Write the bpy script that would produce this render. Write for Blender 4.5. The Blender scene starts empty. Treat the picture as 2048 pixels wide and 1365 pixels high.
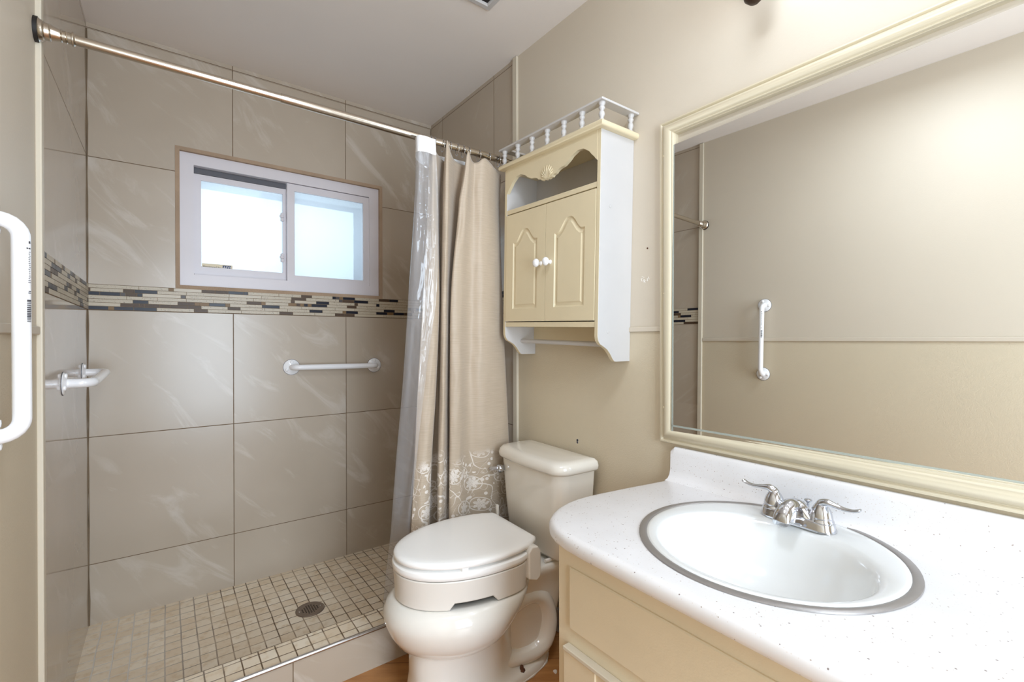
import bpy, bmesh, math, random
from mathutils import Vector, Matrix, noise
from mathutils.geometry import tessellate_polygon
random.seed(7)
S = bpy.context.scene
COL = S.collection
PI = math.pi

# ------------------------------------------------------------------ camera, world, lights, exposure
CAM_H = 1.159
YAW, PITCH, ROLL = .6411, -.0033, -.0017
cam_d = bpy.data.cameras.new('camera'); cam = bpy.data.objects.new('camera', cam_d); COL.objects.link(cam)
cam_d.sensor_width = 36; cam_d.lens = 931.22/2048*36; cam_d.clip_start = .02
fw = Vector((math.sin(YAW)*math.cos(PITCH), math.cos(YAW)*math.cos(PITCH), math.sin(PITCH)))
rt = Vector((math.cos(YAW), -math.sin(YAW), 0)); up = rt.cross(fw)
r2 = math.cos(ROLL)*rt+math.sin(ROLL)*up; u2 = -math.sin(ROLL)*rt+math.cos(ROLL)*up
m3 = Matrix((r2, u2, -fw)).transposed()
cam.matrix_world = Matrix.Translation((0, 0, CAM_H)) @ m3.to_4x4()
S.camera = cam

w = bpy.data.worlds.new('world'); S.world = w; w.use_nodes = True
w.node_tree.nodes['Background'].inputs[0].default_value = (.74, .90, 1.0, 1)
w.node_tree.nodes['Background'].inputs[1].default_value = .66

def area(name, loc, rot, sx, sy, power, color=(1, 1, 1)):
    l = bpy.data.lights.new(name, 'AREA'); l.shape = 'RECTANGLE'; l.size = sx; l.size_y = sy; l.energy = power; l.color = color
    o = bpy.data.objects.new(name, l); o.location = loc; o.rotation_euler = rot; COL.objects.link(o); return o
# fill light added behind the camera, shining in at the open doorway
area('doorway_fill', (.42, -1.25, 1.25), (math.radians(90), 0, 0), .82, 2.0, 72, (.73, .85, .98))
area('ceiling_fill', (.34, .40, 2.335), (0, 0, 0), .34, .34, 8, (.78, .88, 1.0))  # added fill, placed at the unseen ceiling fixture
# frosted window daylight
area('window_daylight', (.50, 2.70, 1.68), (math.radians(-90), 0, 0), .75, .42, 1.4, (.70, .86, 1.0))

S.view_settings.view_transform = 'Standard'; S.view_settings.look = 'None'
S.view_settings.exposure = 0.12; S.view_settings.gamma = 1
S.view_settings.use_curve_mapping = False
S.cycles.use_denoising = True
S.cycles.max_bounces = 10; S.cycles.diffuse_bounces = 6; S.cycles.glossy_bounces = 6; S.cycles.transparent_max_bounces = 16
S.cycles.caustics_reflective = False; S.cycles.sample_clamp_indirect = 6

# ------------------------------------------------------------------ node helpers
def s2l(c):
    return tuple(((x/255)/12.92 if x/255 <= .04045 else ((x/255+.055)/1.055)**2.4) for x in c)+(1,)
class NT:
    def __init__(s, name):
        s.m = bpy.data.materials.new(name); s.m.use_nodes = True; s.t = s.m.node_tree
        s.b = s.t.nodes['Principled BSDF']
    def n(s, typ, **kw):
        o = s.t.nodes.new(typ)
        for k, v in kw.items(): setattr(o, k, v)
        return o
    def L(s, a, b): s.t.links.new(a, b)
    def setin(s, sock, v):
        if isinstance(v, bpy.types.NodeSocket): s.L(v, sock)
        else: sock.default_value = v
    def M(s, op, a, b=0, c=0, clamp=False):
        o = s.n('ShaderNodeMath', operation=op, use_clamp=clamp)
        s.setin(o.inputs[0], a); s.setin(o.inputs[1], b)
        if len(o.inputs) > 2: s.setin(o.inputs[2], c)
        return o.outputs[0]
    def mix(s, f, a, b):
        o = s.n('ShaderNodeMix', data_type='RGBA'); s.setin(o.inputs[0], f); s.setin(o.inputs[6], a); s.setin(o.inputs[7], b)
        return o.outputs[2]
    def coord(s, kind='Object'):
        return s.n('ShaderNodeTexCoord').outputs[kind]
    def xyz(s, v):
        o = s.n('ShaderNodeSeparateXYZ'); s.L(v, o.inputs[0]); return o.outputs
    def comb(s, x, y, z):
        o = s.n('ShaderNodeCombineXYZ')
        for i, v in enumerate((x, y, z)): s.setin(o.inputs[i], v)
        return o.outputs[0]
    def noise(s, vec, scale, detail=2, rough=.5, dist=0):
        o = s.n('ShaderNodeTexNoise'); s.L(vec, o.inputs['Vector'])
        o.inputs['Scale'].default_value = scale; o.inputs['Detail'].default_value = detail
        o.inputs['Roughness'].default_value = rough; o.inputs['Distortion'].default_value = dist
        return o.outputs['Fac']
    def ramp(s, v, lo, hi):   # smooth 0..1
        o = s.n('ShaderNodeMapRange', interpolation_type='SMOOTHSTEP'); s.setin(o.inputs[0], v)
        o.inputs[1].default_value = lo; o.inputs[2].default_value = hi; return o.outputs[0]
    def bump(s, h, strength=.2, dist=.001, normal=None):
        o = s.n('ShaderNodeBump'); s.setin(o.inputs['Height'], h); o.inputs['Strength'].default_value = strength
        o.inputs['Distance'].default_value = dist
        if normal is not None: s.L(normal, o.inputs['Normal'])
        return o.outputs[0]
    def P(s, **kw):
        names = dict(color='Base Color', rough='Roughness', metal='Metallic', normal='Normal', coat='Coat Weight', coat_rough='Coat Roughness',
                     spec='Specular IOR Level', sheen='Sheen Weight', trans='Transmission Weight', alpha='Alpha', emit='Emission Color', emit_s='Emission Strength')
        for k, v in kw.items(): s.setin(s.b.inputs[names[k]], v)
        return s.m

def simple(name, rgb, rough=.5, metal=0, coat=0, bump=None, spec=.5, vary=.04):
    t = NT(name); c = t.coord(); nz = t.noise(c, 9, 3)
    a = s2l(rgb); d = tuple(x*(1-vary) for x in a[:3])+(1,); e = tuple(min(1, x*(1+vary)) for x in a[:3])+(1,)
    t.P(color=t.mix(nz, d, e), rough=rough, metal=metal, coat=coat, spec=spec)
    if bump: t.P(normal=t.bump(t.noise(c, bump[0], 3), bump[1], bump[2]))
    return t.m

def paint_mat(name, rgb, scale=170, strength=.35, rough=.50, dist=.0012):
    t = NT(name); c = t.coord(); n1 = t.noise(c, scale, 4, .6); n2 = t.noise(c, 3, 2)
    a = s2l(rgb)
    t.P(color=t.mix(n2, tuple(x*.97 for x in a[:3])+(1,), tuple(x*1.03 for x in a[:3])+(1,)), rough=rough, normal=t.bump(n1, strength, dist))
    return t.m

def tile_mat(name, axis, off, hjoints=True, vjoints=True, pitch=.508):
    """large glossy porcelain tiles, joints thin and brown; axis = 'x' or 'y' is the horizontal wall axis"""
    t = NT(name); c = t.coord(); x, y, z = t.xyz(c)
    h = x if axis == 'x' else y
    zz = t.M('SUBTRACT', z, t.M('MULTIPLY', t.M('GREATER_THAN', z, 1.33), .1015))
    a = t.M('DIVIDE', t.M('SUBTRACT', h, off), pitch); b = t.M('DIVIDE', t.M('SUBTRACT', zz, .2705), .5045)
    def dist(v, p): return t.M('MULTIPLY', t.M('PINGPONG', v, .5), p)
    da = dist(a, pitch) if vjoints else 1.0
    if hjoints is True: db = dist(b, .5045)
    elif hjoints == 'upper':
        db = t.M('ADD', dist(b, .5045), t.M('LESS_THAN', z, 1.5))
    else: db = 1.0
    d = t.M('MINIMUM', da, db)
    wob = t.M('MULTIPLY', t.noise(c, 25, 2), .0008)
    g = t.M('SUBTRACT', 1, t.ramp(t.M('SUBTRACT', d, wob), .0006, .0016))
    cell = t.comb(t.M('FLOOR', a) if vjoints else 0.0, t.M('FLOOR', b), 0.0)
    wn = t.n('ShaderNodeTexWhiteNoise', noise_dimensions='3D'); t.L(cell, wn.inputs['Vector'])
    va = t.n('ShaderNodeVectorMath', operation='ADD')
    vs = t.n('ShaderNodeVectorMath', operation='SCALE'); t.L(wn.outputs['Color'], vs.inputs[0]); vs.inputs[3].default_value = 9
    t.L(c, va.inputs[0]); t.L(vs.outputs[0], va.inputs[1])
    m0 = t.n('ShaderNodeMapping'); m0.inputs['Rotation'].default_value = (.0, -.80, 0) if axis == 'x' else (.80, 0, 0)
    t.L(va.outputs[0], m0.inputs[0])
    mp = t.n('ShaderNodeMapping'); mp.inputs['Scale'].default_value = (1.3, 1.3, 4.2)
    t.L(m0.outputs[0], mp.inputs[0])
    vein = t.noise(mp.outputs[0], 2.0, 5, .6, 1.1)
    v1 = t.ramp(vein, .53, .74)
    soft = t.noise(va.outputs[0], 2.2, 3, .55)
    base = t.mix(soft, s2l((171, 157, 139)), s2l((190, 177, 161)))
    base = t.mix(t.M('MULTIPLY', v1, .5 if axis == 'x' else .3), base, s2l((212, 205, 196)))
    col = t.mix(g, base, s2l((112, 92, 70)))
    t.P(color=col, rough=t.M('ADD', .09 if axis == 'y' else .25, t.M('MULTIPLY', g, .6)), normal=t.bump(t.M('MULTIPLY', g, -1), .6, .0015), spec=.5)
    return t.m

def mosaic_floor_mat(name, pitch=.0499, offx=.2471, offy=1.898, edge=False):
    t = NT(name); c = t.coord()
    x, y, z = t.xyz(c)
    wob = t.M('MULTIPLY', t.M('SUBTRACT', t.noise(c, 6, 2), .5), .006)
    a = t.M('DIVIDE', t.M('ADD', t.M('SUBTRACT', x, offx), wob), pitch); b = t.M('DIVIDE', t.M('SUBTRACT', t.M('SUBTRACT', y, offy), wob), pitch)
    d = t.M('MULTIPLY', t.M('MINIMUM', t.M('PINGPONG', a, .5), t.M('PINGPONG', b, .5)), pitch)
    r = t.M('MULTIPLY', t.noise(c, 60, 3), .0012)
    g = t.M('SUBTRACT', 1, t.ramp(t.M('SUBTRACT', d, r), .0007, .0019))
    wn = t.n('ShaderNodeTexWhiteNoise', noise_dimensions='2D'); t.L(t.comb(t.M('FLOOR', a), t.M('FLOOR', b), 0.0), wn.inputs['Vector'])
    tone = t.mix(wn.outputs['Value'], s2l((226, 208, 182)), s2l((240, 228, 208)))
    tone = t.mix(t.ramp(t.noise(c, 30, 4, .6), .45, .8), tone, s2l((214, 190, 156)))
    # grout: pale residue near the left wall, dark elsewhere, patchy
    pale = t.M('SUBTRACT', 1, t.ramp(t.M('ADD', x, t.M('MULTIPLY', t.noise(c, 5, 2), .3)), .02, .35))
    patch = t.ramp(t.noise(c, 11, 2), .38, .6)
    dark = t.mix(patch, s2l((176, 156, 132)), s2l((104, 82, 58)))
    gro = t.mix(pale, dark, s2l((220, 214, 205)))
    t.P(color=t.mix(g, tone, gro), rough=.42, normal=t.bump(t.M('MULTIPLY', g, -1), .6, .0015))
    return t.m

def wood_floor_mat():
    t = NT('wood_vinyl'); c = t.coord(); mp = t.n('ShaderNodeMapping'); mp.inputs['Rotation'].default_value = (0, 0, .6); t.L(c, mp.inputs[0])
    x, y, z = t.xyz(mp.outputs[0])
    g = t.noise(t.comb(t.M('MULTIPLY', x, 2), t.M('MULTIPLY', y, 14), 0.0), 3, 5, .6, .5)
    col = t.mix(g, s2l((140, 86, 42)), s2l((205, 150, 92)))
    d = t.M('MULTIPLY', t.M('PINGPONG', t.M('DIVIDE', y, .12), .5), .12)
    col = t.mix(t.M('SUBTRACT', 1, t.ramp(d, .0005, .002)), col, s2l((110, 66, 32)))
    t.P(color=col, rough=.38, coat=.2, coat_rough=.25); return t.m

def counter_mat():
    t = NT('speckled_laminate'); c = t.coord()
    def specks(scale, lo, hi):
        v = t.n('ShaderNodeTexVoronoi'); t.L(c, v.inputs['Vector']); v.inputs['Scale'].default_value = scale
        wv = t.n('ShaderNodeSeparateColor'); t.L(v.outputs['Color'], wv.inputs[0])
        return t.M('MULTIPLY', t.M('LESS_THAN', v.outputs['Distance'], lo), t.M('GREATER_THAN', wv.outputs[0], hi))
    base = t.mix(t.noise(c, 14, 3), s2l((222, 220, 220)), s2l((234, 232, 233)))
    col = t.mix(t.M('MULTIPLY', specks(130, .15, .72), .8), base, s2l((150, 128, 112)))
    col = t.mix(t.M('MULTIPLY', specks(75, .11, .80), .9), col, s2l((122, 104, 98)))
    col = t.mix(t.M('MULTIPLY', specks(220, .2, .7), .35), col, s2l((196, 178, 160)))
    t.P(color=col, rough=.28, coat=.15); return t.m

def fabric_mat():
    t = NT('curtain_fabric'); uv = t.coord('UV'); u, v, _ = t.xyz(uv)
    slub = t.noise(t.comb(t.M('MULTIPLY', u, 12), t.M('MULTIPLY', v, 260), 0.0), 1.0, 3, .7)
    base = t.mix(slub, s2l((166, 149, 129)), s2l((198, 182, 162)))
    # embroidered flowers: rings, petals and looping vines on the lower half metre
    sc = 10.5
    vo = t.n('ShaderNodeTexVoronoi', voronoi_dimensions='2D'); t.L(uv, vo.inputs['Vector']); vo.inputs['Scale'].default_value = sc; vo.inputs['Randomness'].default_value = .75
    sub = t.n('ShaderNodeVectorMath', operation='SUBTRACT'); t.L(uv, sub.inputs[0])
    t.L(vo.outputs['Position'], sub.inputs[1])
    dx, dy, _z = t.xyz(sub.outputs[0])
    ang = t.M('ARCTAN2', dy, dx); r = vo.outputs['Distance']
    r = t.M('DIVIDE', r, 1.0)
    pet = t.M('ADD', .13, t.M('MULTIPLY', t.M('ABSOLUTE', t.M('SINE', t.M('MULTIPLY', ang, 3.5))), .13))
    petal = t.M('MULTIPLY', t.M('LESS_THAN', r, pet), t.M('GREATER_THAN', t.noise(uv, 420, 2), .42))
    wv = t.M('ADD', .33, t.M('MULTIPLY', t.M('SINE', t.M('ADD', t.M('MULTIPLY', ang, 2), 1.0)), .05))
    ring = t.M('LESS_THAN', t.M('ABSOLUTE', t.M('SUBTRACT', r, wv)), .017)
    dn = t.noise(uv, 9, 1, .4, .6)
    vine = t.M('LESS_THAN', t.M('ABSOLUTE', t.M('SUBTRACT', dn, .5)), .007)
    dn2 = t.noise(uv, 17, 1, .4, 1.2)
    vine2 = t.M('LESS_THAN', t.M('ABSOLUTE', t.M('SUBTRACT', dn2, .54)), .010)
    vl = t.n('ShaderNodeTexVoronoi', voronoi_dimensions='2D'); t.L(uv, vl.inputs['Vector']); vl.inputs['Scale'].default_value = 38
    leaf = t.M('MULTIPLY', t.M('LESS_THAN', vl.outputs['Distance'], .24), t.M('GREATER_THAN', t.noise(uv, 12, 1), .55))
    pat = t.M('MAXIMUM', t.M('MAXIMUM', petal, ring), t.M('MAXIMUM', t.M('MAXIMUM', vine, t.M('MULTIPLY', vine2, .7)), leaf))
    lim = t.M('ADD', .60, t.M('MULTIPLY', t.noise(uv, 6, 1), .22))
    band = t.M('MULTIPLY', t.ramp(t.M('SUBTRACT', lim, v), .0, .05), pat)
    col = t.mix(t.M('MULTIPLY', band, .85), base, s2l((236, 229, 222)))
    hgt = t.M('ADD', t.M('MULTIPLY', slub, .4), t.M('MULTIPLY', band, .8))
    t.P(color=col, rough=.55, sheen=.25, normal=t.bump(hgt, .5, .0007)); return t.m

def liner_mat():
    t = NT('clear_vinyl'); t.t.nodes.remove(t.b)
    tr = t.n('ShaderNodeBsdfTransparent'); tr.inputs[0].default_value = (.975, .98, .99, 1)
    gl = t.n('ShaderNodeBsdfGlossy'); gl.inputs['Roughness'].default_value = .12
    df = t.n('ShaderNodeBsdfDiffuse'); df.inputs[0].default_value = (.92, .93, .97, 1)
    c = t.coord(); nb = t.bump(t.noise(c, 14, 3, .6, .4), .5, .01); t.L(nb, gl.inputs['Normal'])
    fr = t.n('ShaderNodeLayerWeight'); t.L(nb, fr.inputs['Normal']); fa = t.M('POWER', fr.outputs['Facing'], 3.0)
    m1 = t.n('ShaderNodeMixShader'); m1.inputs[0].default_value = .17; t.L(tr.outputs[0], m1.inputs[1]); t.L(df.outputs[0], m1.inputs[2])
    m2 = t.n('ShaderNodeMixShader'); t.L(t.M('ADD', t.M('MULTIPLY', fa, .45), .045, clamp=True), m2.inputs[0]); t.L(m1.outputs[0], m2.inputs[1]); t.L(gl.outputs[0], m2.inputs[2])
    t.L(m2.outputs[0], t.t.nodes['Material Output'].inputs[0]); return t.m

def frosted_mat():
    t = NT('frosted_glass'); t.t.nodes.remove(t.b)
    c = t.coord(); nb = t.bump(t.noise(c, 90, 2), .35, .004)
    rf = t.n('ShaderNodeBsdfRefraction'); rf.inputs['Roughness'].default_value = .25; rf.inputs['IOR'].default_value = 1.05; t.L(nb, rf.inputs['Normal'])
    rf.inputs[0].default_value = (.97, 1, 1, 1)
    tl = t.n('ShaderNodeBsdfTranslucent'); tl.inputs[0].default_value = (.9, .95, 1, 1)
    gl = t.n('ShaderNodeBsdfGlossy'); gl.inputs['Roughness'].default_value = .25
    m1 = t.n('ShaderNodeMixShader'); m1.inputs[0].default_value = .45; t.L(rf.outputs[0], m1.inputs[1]); t.L(tl.outputs[0], m1.inputs[2])
    m2 = t.n('ShaderNodeMixShader'); m2.inputs[0].default_value = .05; t.L(m1.outputs[0], m2.inputs[1]); t.L(gl.outputs[0], m2.inputs[2])
    t.L(m2.outputs[0], t.t.nodes['Material Output'].inputs[0]); return t.m

def emis(name, col, st):
    t = NT(name); t.P(color=col, emit=col, emit_s=st); return t.m

M = {}
M['paint_up'] = paint_mat('wall_paint_smooth', (203, 192, 175), 160, .22)
M['paint_low'] = paint_mat('wall_paint_textured', (202, 189, 165), 220, .55, .48, .0016)
M['ceil'] = paint_mat('ceiling_paint', (228, 220, 213), 120, .12, .7)
M['trim'] = simple('trim_paint', (206, 196, 177), .35, bump=(60, .08, .001))
M['cream'] = simple('cream_paint', (216, 202, 170), .36, bump=(240, .18, .0008))
M['frame'] = simple('mirror_frame_paint', (208, 197, 172), .34, bump=(240, .15, .0008))
M['cream2'] = simple('cream_vanity_paint', (220, 206, 178), .42, bump=(300, .3, .0008))
M['white_lam'] = simple('white_laminate', (194, 191, 189), .35, bump=(90, .06, .0006))
M['white_gloss'] = simple('white_enamel', (240, 240, 242), .18, coat=.4, vary=.01)
M['porcelain'] = simple('bone_porcelain', (232, 228, 220), .10, coat=.5, vary=.01)
M['tank_porcelain'] = simple('bone_porcelain_tank', (226, 220, 209), .12, coat=.4, vary=.01)
M['plastic'] = simple('white_plastic', (248, 247, 245), .32, vary=.01)
M['plastic2'] = simple('bone_plastic', (226, 221, 213), .38, vary=.015)
M['basin'] = simple('white_basin', (228, 229, 228), .16, coat=.3, vary=.01)
M['chrome'] = simple('chrome', (204, 206, 212), .07, 1, vary=.01)
M['ringmetal'] = simple('stained_steel', (150, 145, 142), .36, .5, vary=.12)
M['nickel'] = simple('brushed_nickel', (196, 186, 172), .22, 1, vary=.05)
M['steel'] = simple('steel', (200, 198, 196), .22, 1, vary=.03)
M['drain'] = simple('drain_steel', (150, 136, 124), .35, .9, vary=.1)
M['dark'] = simple('dark_void', (26, 20, 18), .6)
M['bronze'] = simple('dark_bronze', (58, 40, 28), .4, .5)
M['corner'] = simple('corner_caulk', (120, 102, 80), .8, bump=(150, .8, .002), vary=.25)
M['grout'] = simple('brown_grout', (168, 144, 120), .8, bump=(150, .8, .002), vary=.25)
M['vinyl'] = simple('white_window_vinyl', (216, 211, 215), .35, vary=.015)
M['gasket'] = simple('grey_gasket', (92, 92, 98), .6)
M['rust'] = simple('rust', (92, 58, 38), .8, bump=(200, 1, .002), vary=.3)
M['rubber'] = simple('grey_rubber', (120, 120, 124), .6)
M['caulk'] = simple('white_caulk', (236, 232, 226), .5, bump=(60, .6, .004))
M['sticker'] = simple('sticker_cream', (226, 212, 182), .5)
M['blue'] = simple('sticker_blue', (38, 52, 96), .5)
M['ink'] = simple('ink', (60, 58, 64), .6)
M['mirror'] = (lambda t: t.P(color=(.93, .94, .93, 1), metal=1.0, rough=.0))(NT('mirror_silver'))
M['mir_edge'] = simple('mirror_edge', (196, 206, 200), .2, .5, vary=.15)
M['tile_back'] = tile_mat('tile_back', 'x', .2527)
M['tile_left'] = tile_mat('tile_left', 'y', 1.58, 'upper', False)
M['tile_right'] = tile_mat('tile_right', 'y', 1.820)
M['tile_curb'] = tile_mat('tile_curb', 'x', .325, False)
M['mosaic'] = mosaic_floor_mat('mosaic_floor')
M['mosaic_curb'] = mosaic_floor_mat('mosaic_curb', .0497, .1425, 1.699)
M['wood'] = wood_floor_mat()
M['counter'] = counter_mat()
M['fabric'] = fabric_mat()
M['liner'] = liner_mat()
M['liner_hem'] = simple('white_liner_hem', (238, 238, 240), .5)
M['frosted'] = frosted_mat()
M['bulb'] = emis('bulb_glow', (.92, .94, 1, 1), 2.5)
M['m_cream'] = (lambda t: t.P(color=t.mix(t.ramp(t.noise(t.coord(), 210, 3, .7, 1.5), .58, .66), s2l((186, 174, 153)), s2l((108, 90, 74))), rough=.38))(NT('mosaic_scribed_cream'))
M['m_cream2'] = simple('mosaic_cream', (190, 178, 157), .34, bump=(180, .3, .001))
M['m_blue'] = simple('mosaic_navy_glass', (30, 31, 42), .32, spec=.3, vary=.2)
M['m_brown'] = simple('mosaic_brown', (80, 62, 46), .4, spec=.3, bump=(150, .3, .001), vary=.25)
M['m_tan'] = simple('mosaic_tan', (124, 98, 66), .4, spec=.3, vary=.25)
M['m_grey'] = simple('mosaic_slate', (84, 78, 76), .35, spec=.3, vary=.2)
M['m_grout'] = simple('mosaic_grout', (134, 114, 90), .8)

# ------------------------------------------------------------------ geometry helpers
class G:
    def __init__(s): s.v = []; s.f = []; s.m = []
    def add(s, v, f, mi=0):
        o = len(s.v); s.v += [tuple(p) for p in v]; s.f += [tuple(i+o for i in q) for q in f]; s.m += [mi]*len(f); return s
    def box(s, a, b, mi=0):
        x0, y0, z0 = a; x1, y1, z1 = b
        v = [(x0, y0, z0), (x1, y0, z0), (x1, y1, z0), (x0, y1, z0), (x0, y0, z1), (x1, y0, z1), (x1, y1, z1), (x0, y1, z1)]
        return s.add(v, [(3, 2, 1, 0), (4, 5, 6, 7), (0, 1, 5, 4), (1, 2, 6, 5), (2, 3, 7, 6), (3, 0, 4, 7)], mi)
    def loft(s, rings, mi=0, cap=(True, True), closed=True):
        n = len(rings[0]); v = [p for r in rings for p in r]; f = []
        for i in range(len(rings)-1):
            for j in range(n if closed else n-1):
                k = (j+1) % n; f.append((i*n+j, i*n+k, (i+1)*n+k, (i+1)*n+j))
        if cap[0]: f.append(tuple(reversed(range(n))))
        if cap[1]: f.append(tuple((len(rings)-1)*n+j for j in range(n)))
        return s.add(v, f, mi)
    def tube(s, path, r, seg=14, mi=0, caps=True):
        path = [Vector(p) for p in path]; rr = r if isinstance(r, (list, tuple)) else [r]*len(path)
        t0 = (path[1]-path[0]).normalized(); ref = Vector((0, 0, 1)) if abs(t0.z) < .9 else Vector((1, 0, 0))
        nrm = (ref-t0*ref.dot(t0)).normalized(); rings = []
        for i, p in enumerate(path):
            if i == 0: t = t0
            elif i == len(path)-1: t = (path[-1]-path[-2]).normalized()
            else: t = ((path[i+1]-p).normalized()+(p-path[i-1]).normalized()).normalized()
            nrm = (nrm-t*nrm.dot(t)).normalized(); bn = t.cross(nrm)
            rings.append([p+(nrm*math.cos(2*PI*k/seg)+bn*math.sin(2*PI*k/seg))*rr[i] for k in range(seg)])
        return s.loft(rings, mi, (caps, caps))
    def lathe(s, prof, origin, axis=(0, 0, 1), seg=28, mi=0, cap=(True, True), sx=1, sy=1):
        """prof: list of (radius, height) along axis"""
        ax = Vector(axis).normalized(); ref = Vector((0, 0, 1)) if abs(ax.z) < .9 else Vector((1, 0, 0))
        a = (ref-ax*ref.dot(ax)).normalized(); b = ax.cross(a); o = Vector(origin)
        rings = [[o+ax*h+(a*math.cos(2*PI*k/seg)*sx+b*math.sin(2*PI*k/seg)*sy)*max(r, 1e-5) for k in range(seg)] for r, h in prof]
        return s.loft(rings, mi, cap)
    def prism(s, poly, f3, d0, d1, mi=0):
        """poly 2D points, f3(u,v,d) -> 3D"""
        return s.loft([[f3(u, v, d0) for u, v in poly], [f3(u, v, d1) for u, v in poly]], mi)
    def plate_hole(s, outer, holes, f3, d0, d1, mi=0, bottom=True):
        polys = [[Vector((u, v, 0)) for u, v in outer]]+[[Vector((u, v, 0)) for u, v in h] for h in holes]
        tri = tessellate_polygon(polys); flat = [p for q in polys for p in q]
        s.add([f3(p.x, p.y, d0) for p in flat], [tuple(t) for t in tri], mi)
        if bottom: s.add([f3(p.x, p.y, d1) for p in flat], [tuple(t) for t in tri], mi)
        if d1 != d0:
            for q in polys:
                s.loft([[f3(p.x, p.y, d0) for p in q], [f3(p.x, p.y, d1) for p in q]], mi, (False, False))
        return s
    def obj(s, name, mats, parent=None, smooth=True, bevel=0, subsurf=0, sharp=38, seg=2, weld=False):
        me = bpy.data.meshes.new(name); me.from_pydata(s.v, [], s.f)
        if not isinstance(mats, (list, tuple)): mats = [mats]
        for m in mats: me.materials.append(m)
        me.polygons.foreach_set('material_index', s.m)
        bm = bmesh.new(); bm.from_mesh(me)
        if weld: bmesh.ops.remove_doubles(bm, verts=bm.verts, dist=1e-5)
        bmesh.ops.recalc_face_normals(bm, faces=bm.faces); bm.to_mesh(me); bm.free()
        if smooth:
            me.shade_smooth()
            if not subsurf: me.set_sharp_from_angle(angle=math.radians(sharp))
        o = bpy.data.objects.new(name, me); COL.objects.link(o)
        if parent: o.parent = parent
        if bevel:
            b = o.modifiers.new('bevel', 'BEVEL'); b.width = bevel; b.segments = seg; b.limit_method = 'ANGLE'; b.angle_limit = math.radians(40)
            if hasattr(b, 'harden_normals'): b.harden_normals = True
        if subsurf:
            b = o.modifiers.new('sub', 'SUBSURF'); b.levels = subsurf; b.render_levels = subsurf
        return o

def empty(name, loc=(0, 0, 0), rot=(0, 0, 0)):
    o = bpy.data.objects.new(name, None); o.location = loc; o.rotation_euler = rot; COL.objects.link(o); return o
def tag(o, label, cat, group=None):
    o['label'] = label; o['category'] = cat
    if group: o['group'] = group
    return o
def struct(o, label=None):
    o['kind'] = 'structure'
    if label: o['label'] = label
    return o
def copy_tree(o, parent=None):
    c = o.copy(); COL.objects.link(c)
    if parent: c.parent = parent
    for ch in list(o.children): copy_tree(ch, c)
    return c
XY = lambda u, v, d: (u, v, d)
XZ = lambda u, v, d: (u, d, v)
YZ = lambda u, v, d: (d, u, v)

# ------------------------------------------------------------------ room dimensions
XL, XR, YB, ZC = -.243, 1.2533, 2.47, 2.409
YF = -.95
SF = .0305                      # shower floor height
CT, CY0, CY1 = .138, 1.605, 1.715   # curb
YTL, YTR = 1.583, 1.660        # where the tile starts on each side wall

struct(G().box((XL-.12, YF-.1, -.1), (XR+.12, CY0+.01, 0)).obj('floor', M['wood'], smooth=False))
struct(G().box((XL-.12, YF-.1, ZC), (XR+.12, YB+.2, ZC+.1)).obj('ceiling', M['ceil'], smooth=False))
# left wall: lower textured panel and upper smooth panel
g = G().box((XL-.1, YF, 0), (XL, YTL, 1.172), 1); g.box((XL-.1, YF, 1.172), (XL, YTL, ZC), 0)
struct(g.obj('wall_left', [M['paint_up'], M['paint_low']], smooth=False))
struct(G().box((XL-.1, YTL, 0), (XL, YB, ZC)).obj('wall_shower_left', M['tile_left'], smooth=False))
g = G().box((XR, YF, 0), (XR+.1, YTR, 1.185), 1); g.box((XR, YF, 1.185), (XR+.1, YTR, ZC), 0)
wr = struct(g.obj('wall_right', [M['paint_up'], M['paint_low']], smooth=False))
g = G().lathe([(.0030, 0), (.0030, .0006), (.0016, .0008), (.0016, .0002)], (XR, .9456, 1.4534), (-1, 0, 0), 12); g.obj('nail_hole', M['rust'], wr)
g = G()
for r_, zz in ((.0052, .776), (.0044, .768)): g.lathe([(r_, 0), (r_, .0006), (r_-.0018, .0007), (r_-.0018, 0)], (XR, 1.2654, zz), (-1, 0, 0), 18)
g.obj('anchor_mark', M['rubber'], wr)
g = G(); rs = random.Random(8)
for _ in range(9):
    y_, z_ = .955+rs.gauss(0, .009), 1.345+rs.gauss(0, .006); a_ = rs.random()*3
    g.tube([(XR-.0003, y_, z_), (XR-.0003, y_+.010*math.cos(a_), z_+.010*math.sin(a_))], .0009, 5)
g.obj('paint_scuff', M['caulk'], wr)
struct(G().box((XR, YTR, 0), (XR+.1, YB, ZC)).obj('wall_shower_right', M['tile_right'], smooth=False))
# back wall with the window opening
WX0, WX1, WZ0, WZ1 = .0425, .9535, 1.386, 1.993
g = G().plate_hole([(XL-.1, 0), (XR+.1, 0), (XR+.1, ZC), (XL-.1, ZC)], [[(WX0, WZ0), (WX1, WZ0), (WX1, WZ1), (WX0, WZ1)]], XZ, YB, YB+.14)
struct(g.obj('wall_back', M['tile_back'], smooth=False))
# rear wall behind the camera with an open doorway
g = G().plate_hole([(XL-.1, 0), (XR+.1, 0), (XR+.1, ZC), (XL-.1, ZC)], [[(.0, .0005), (.84, .0005), (.84, 2.03), (.0, 2.03)]], XZ, YF, YF-.1)
struct(g.obj('wall_rear', M['paint_up'], smooth=False))
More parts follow.
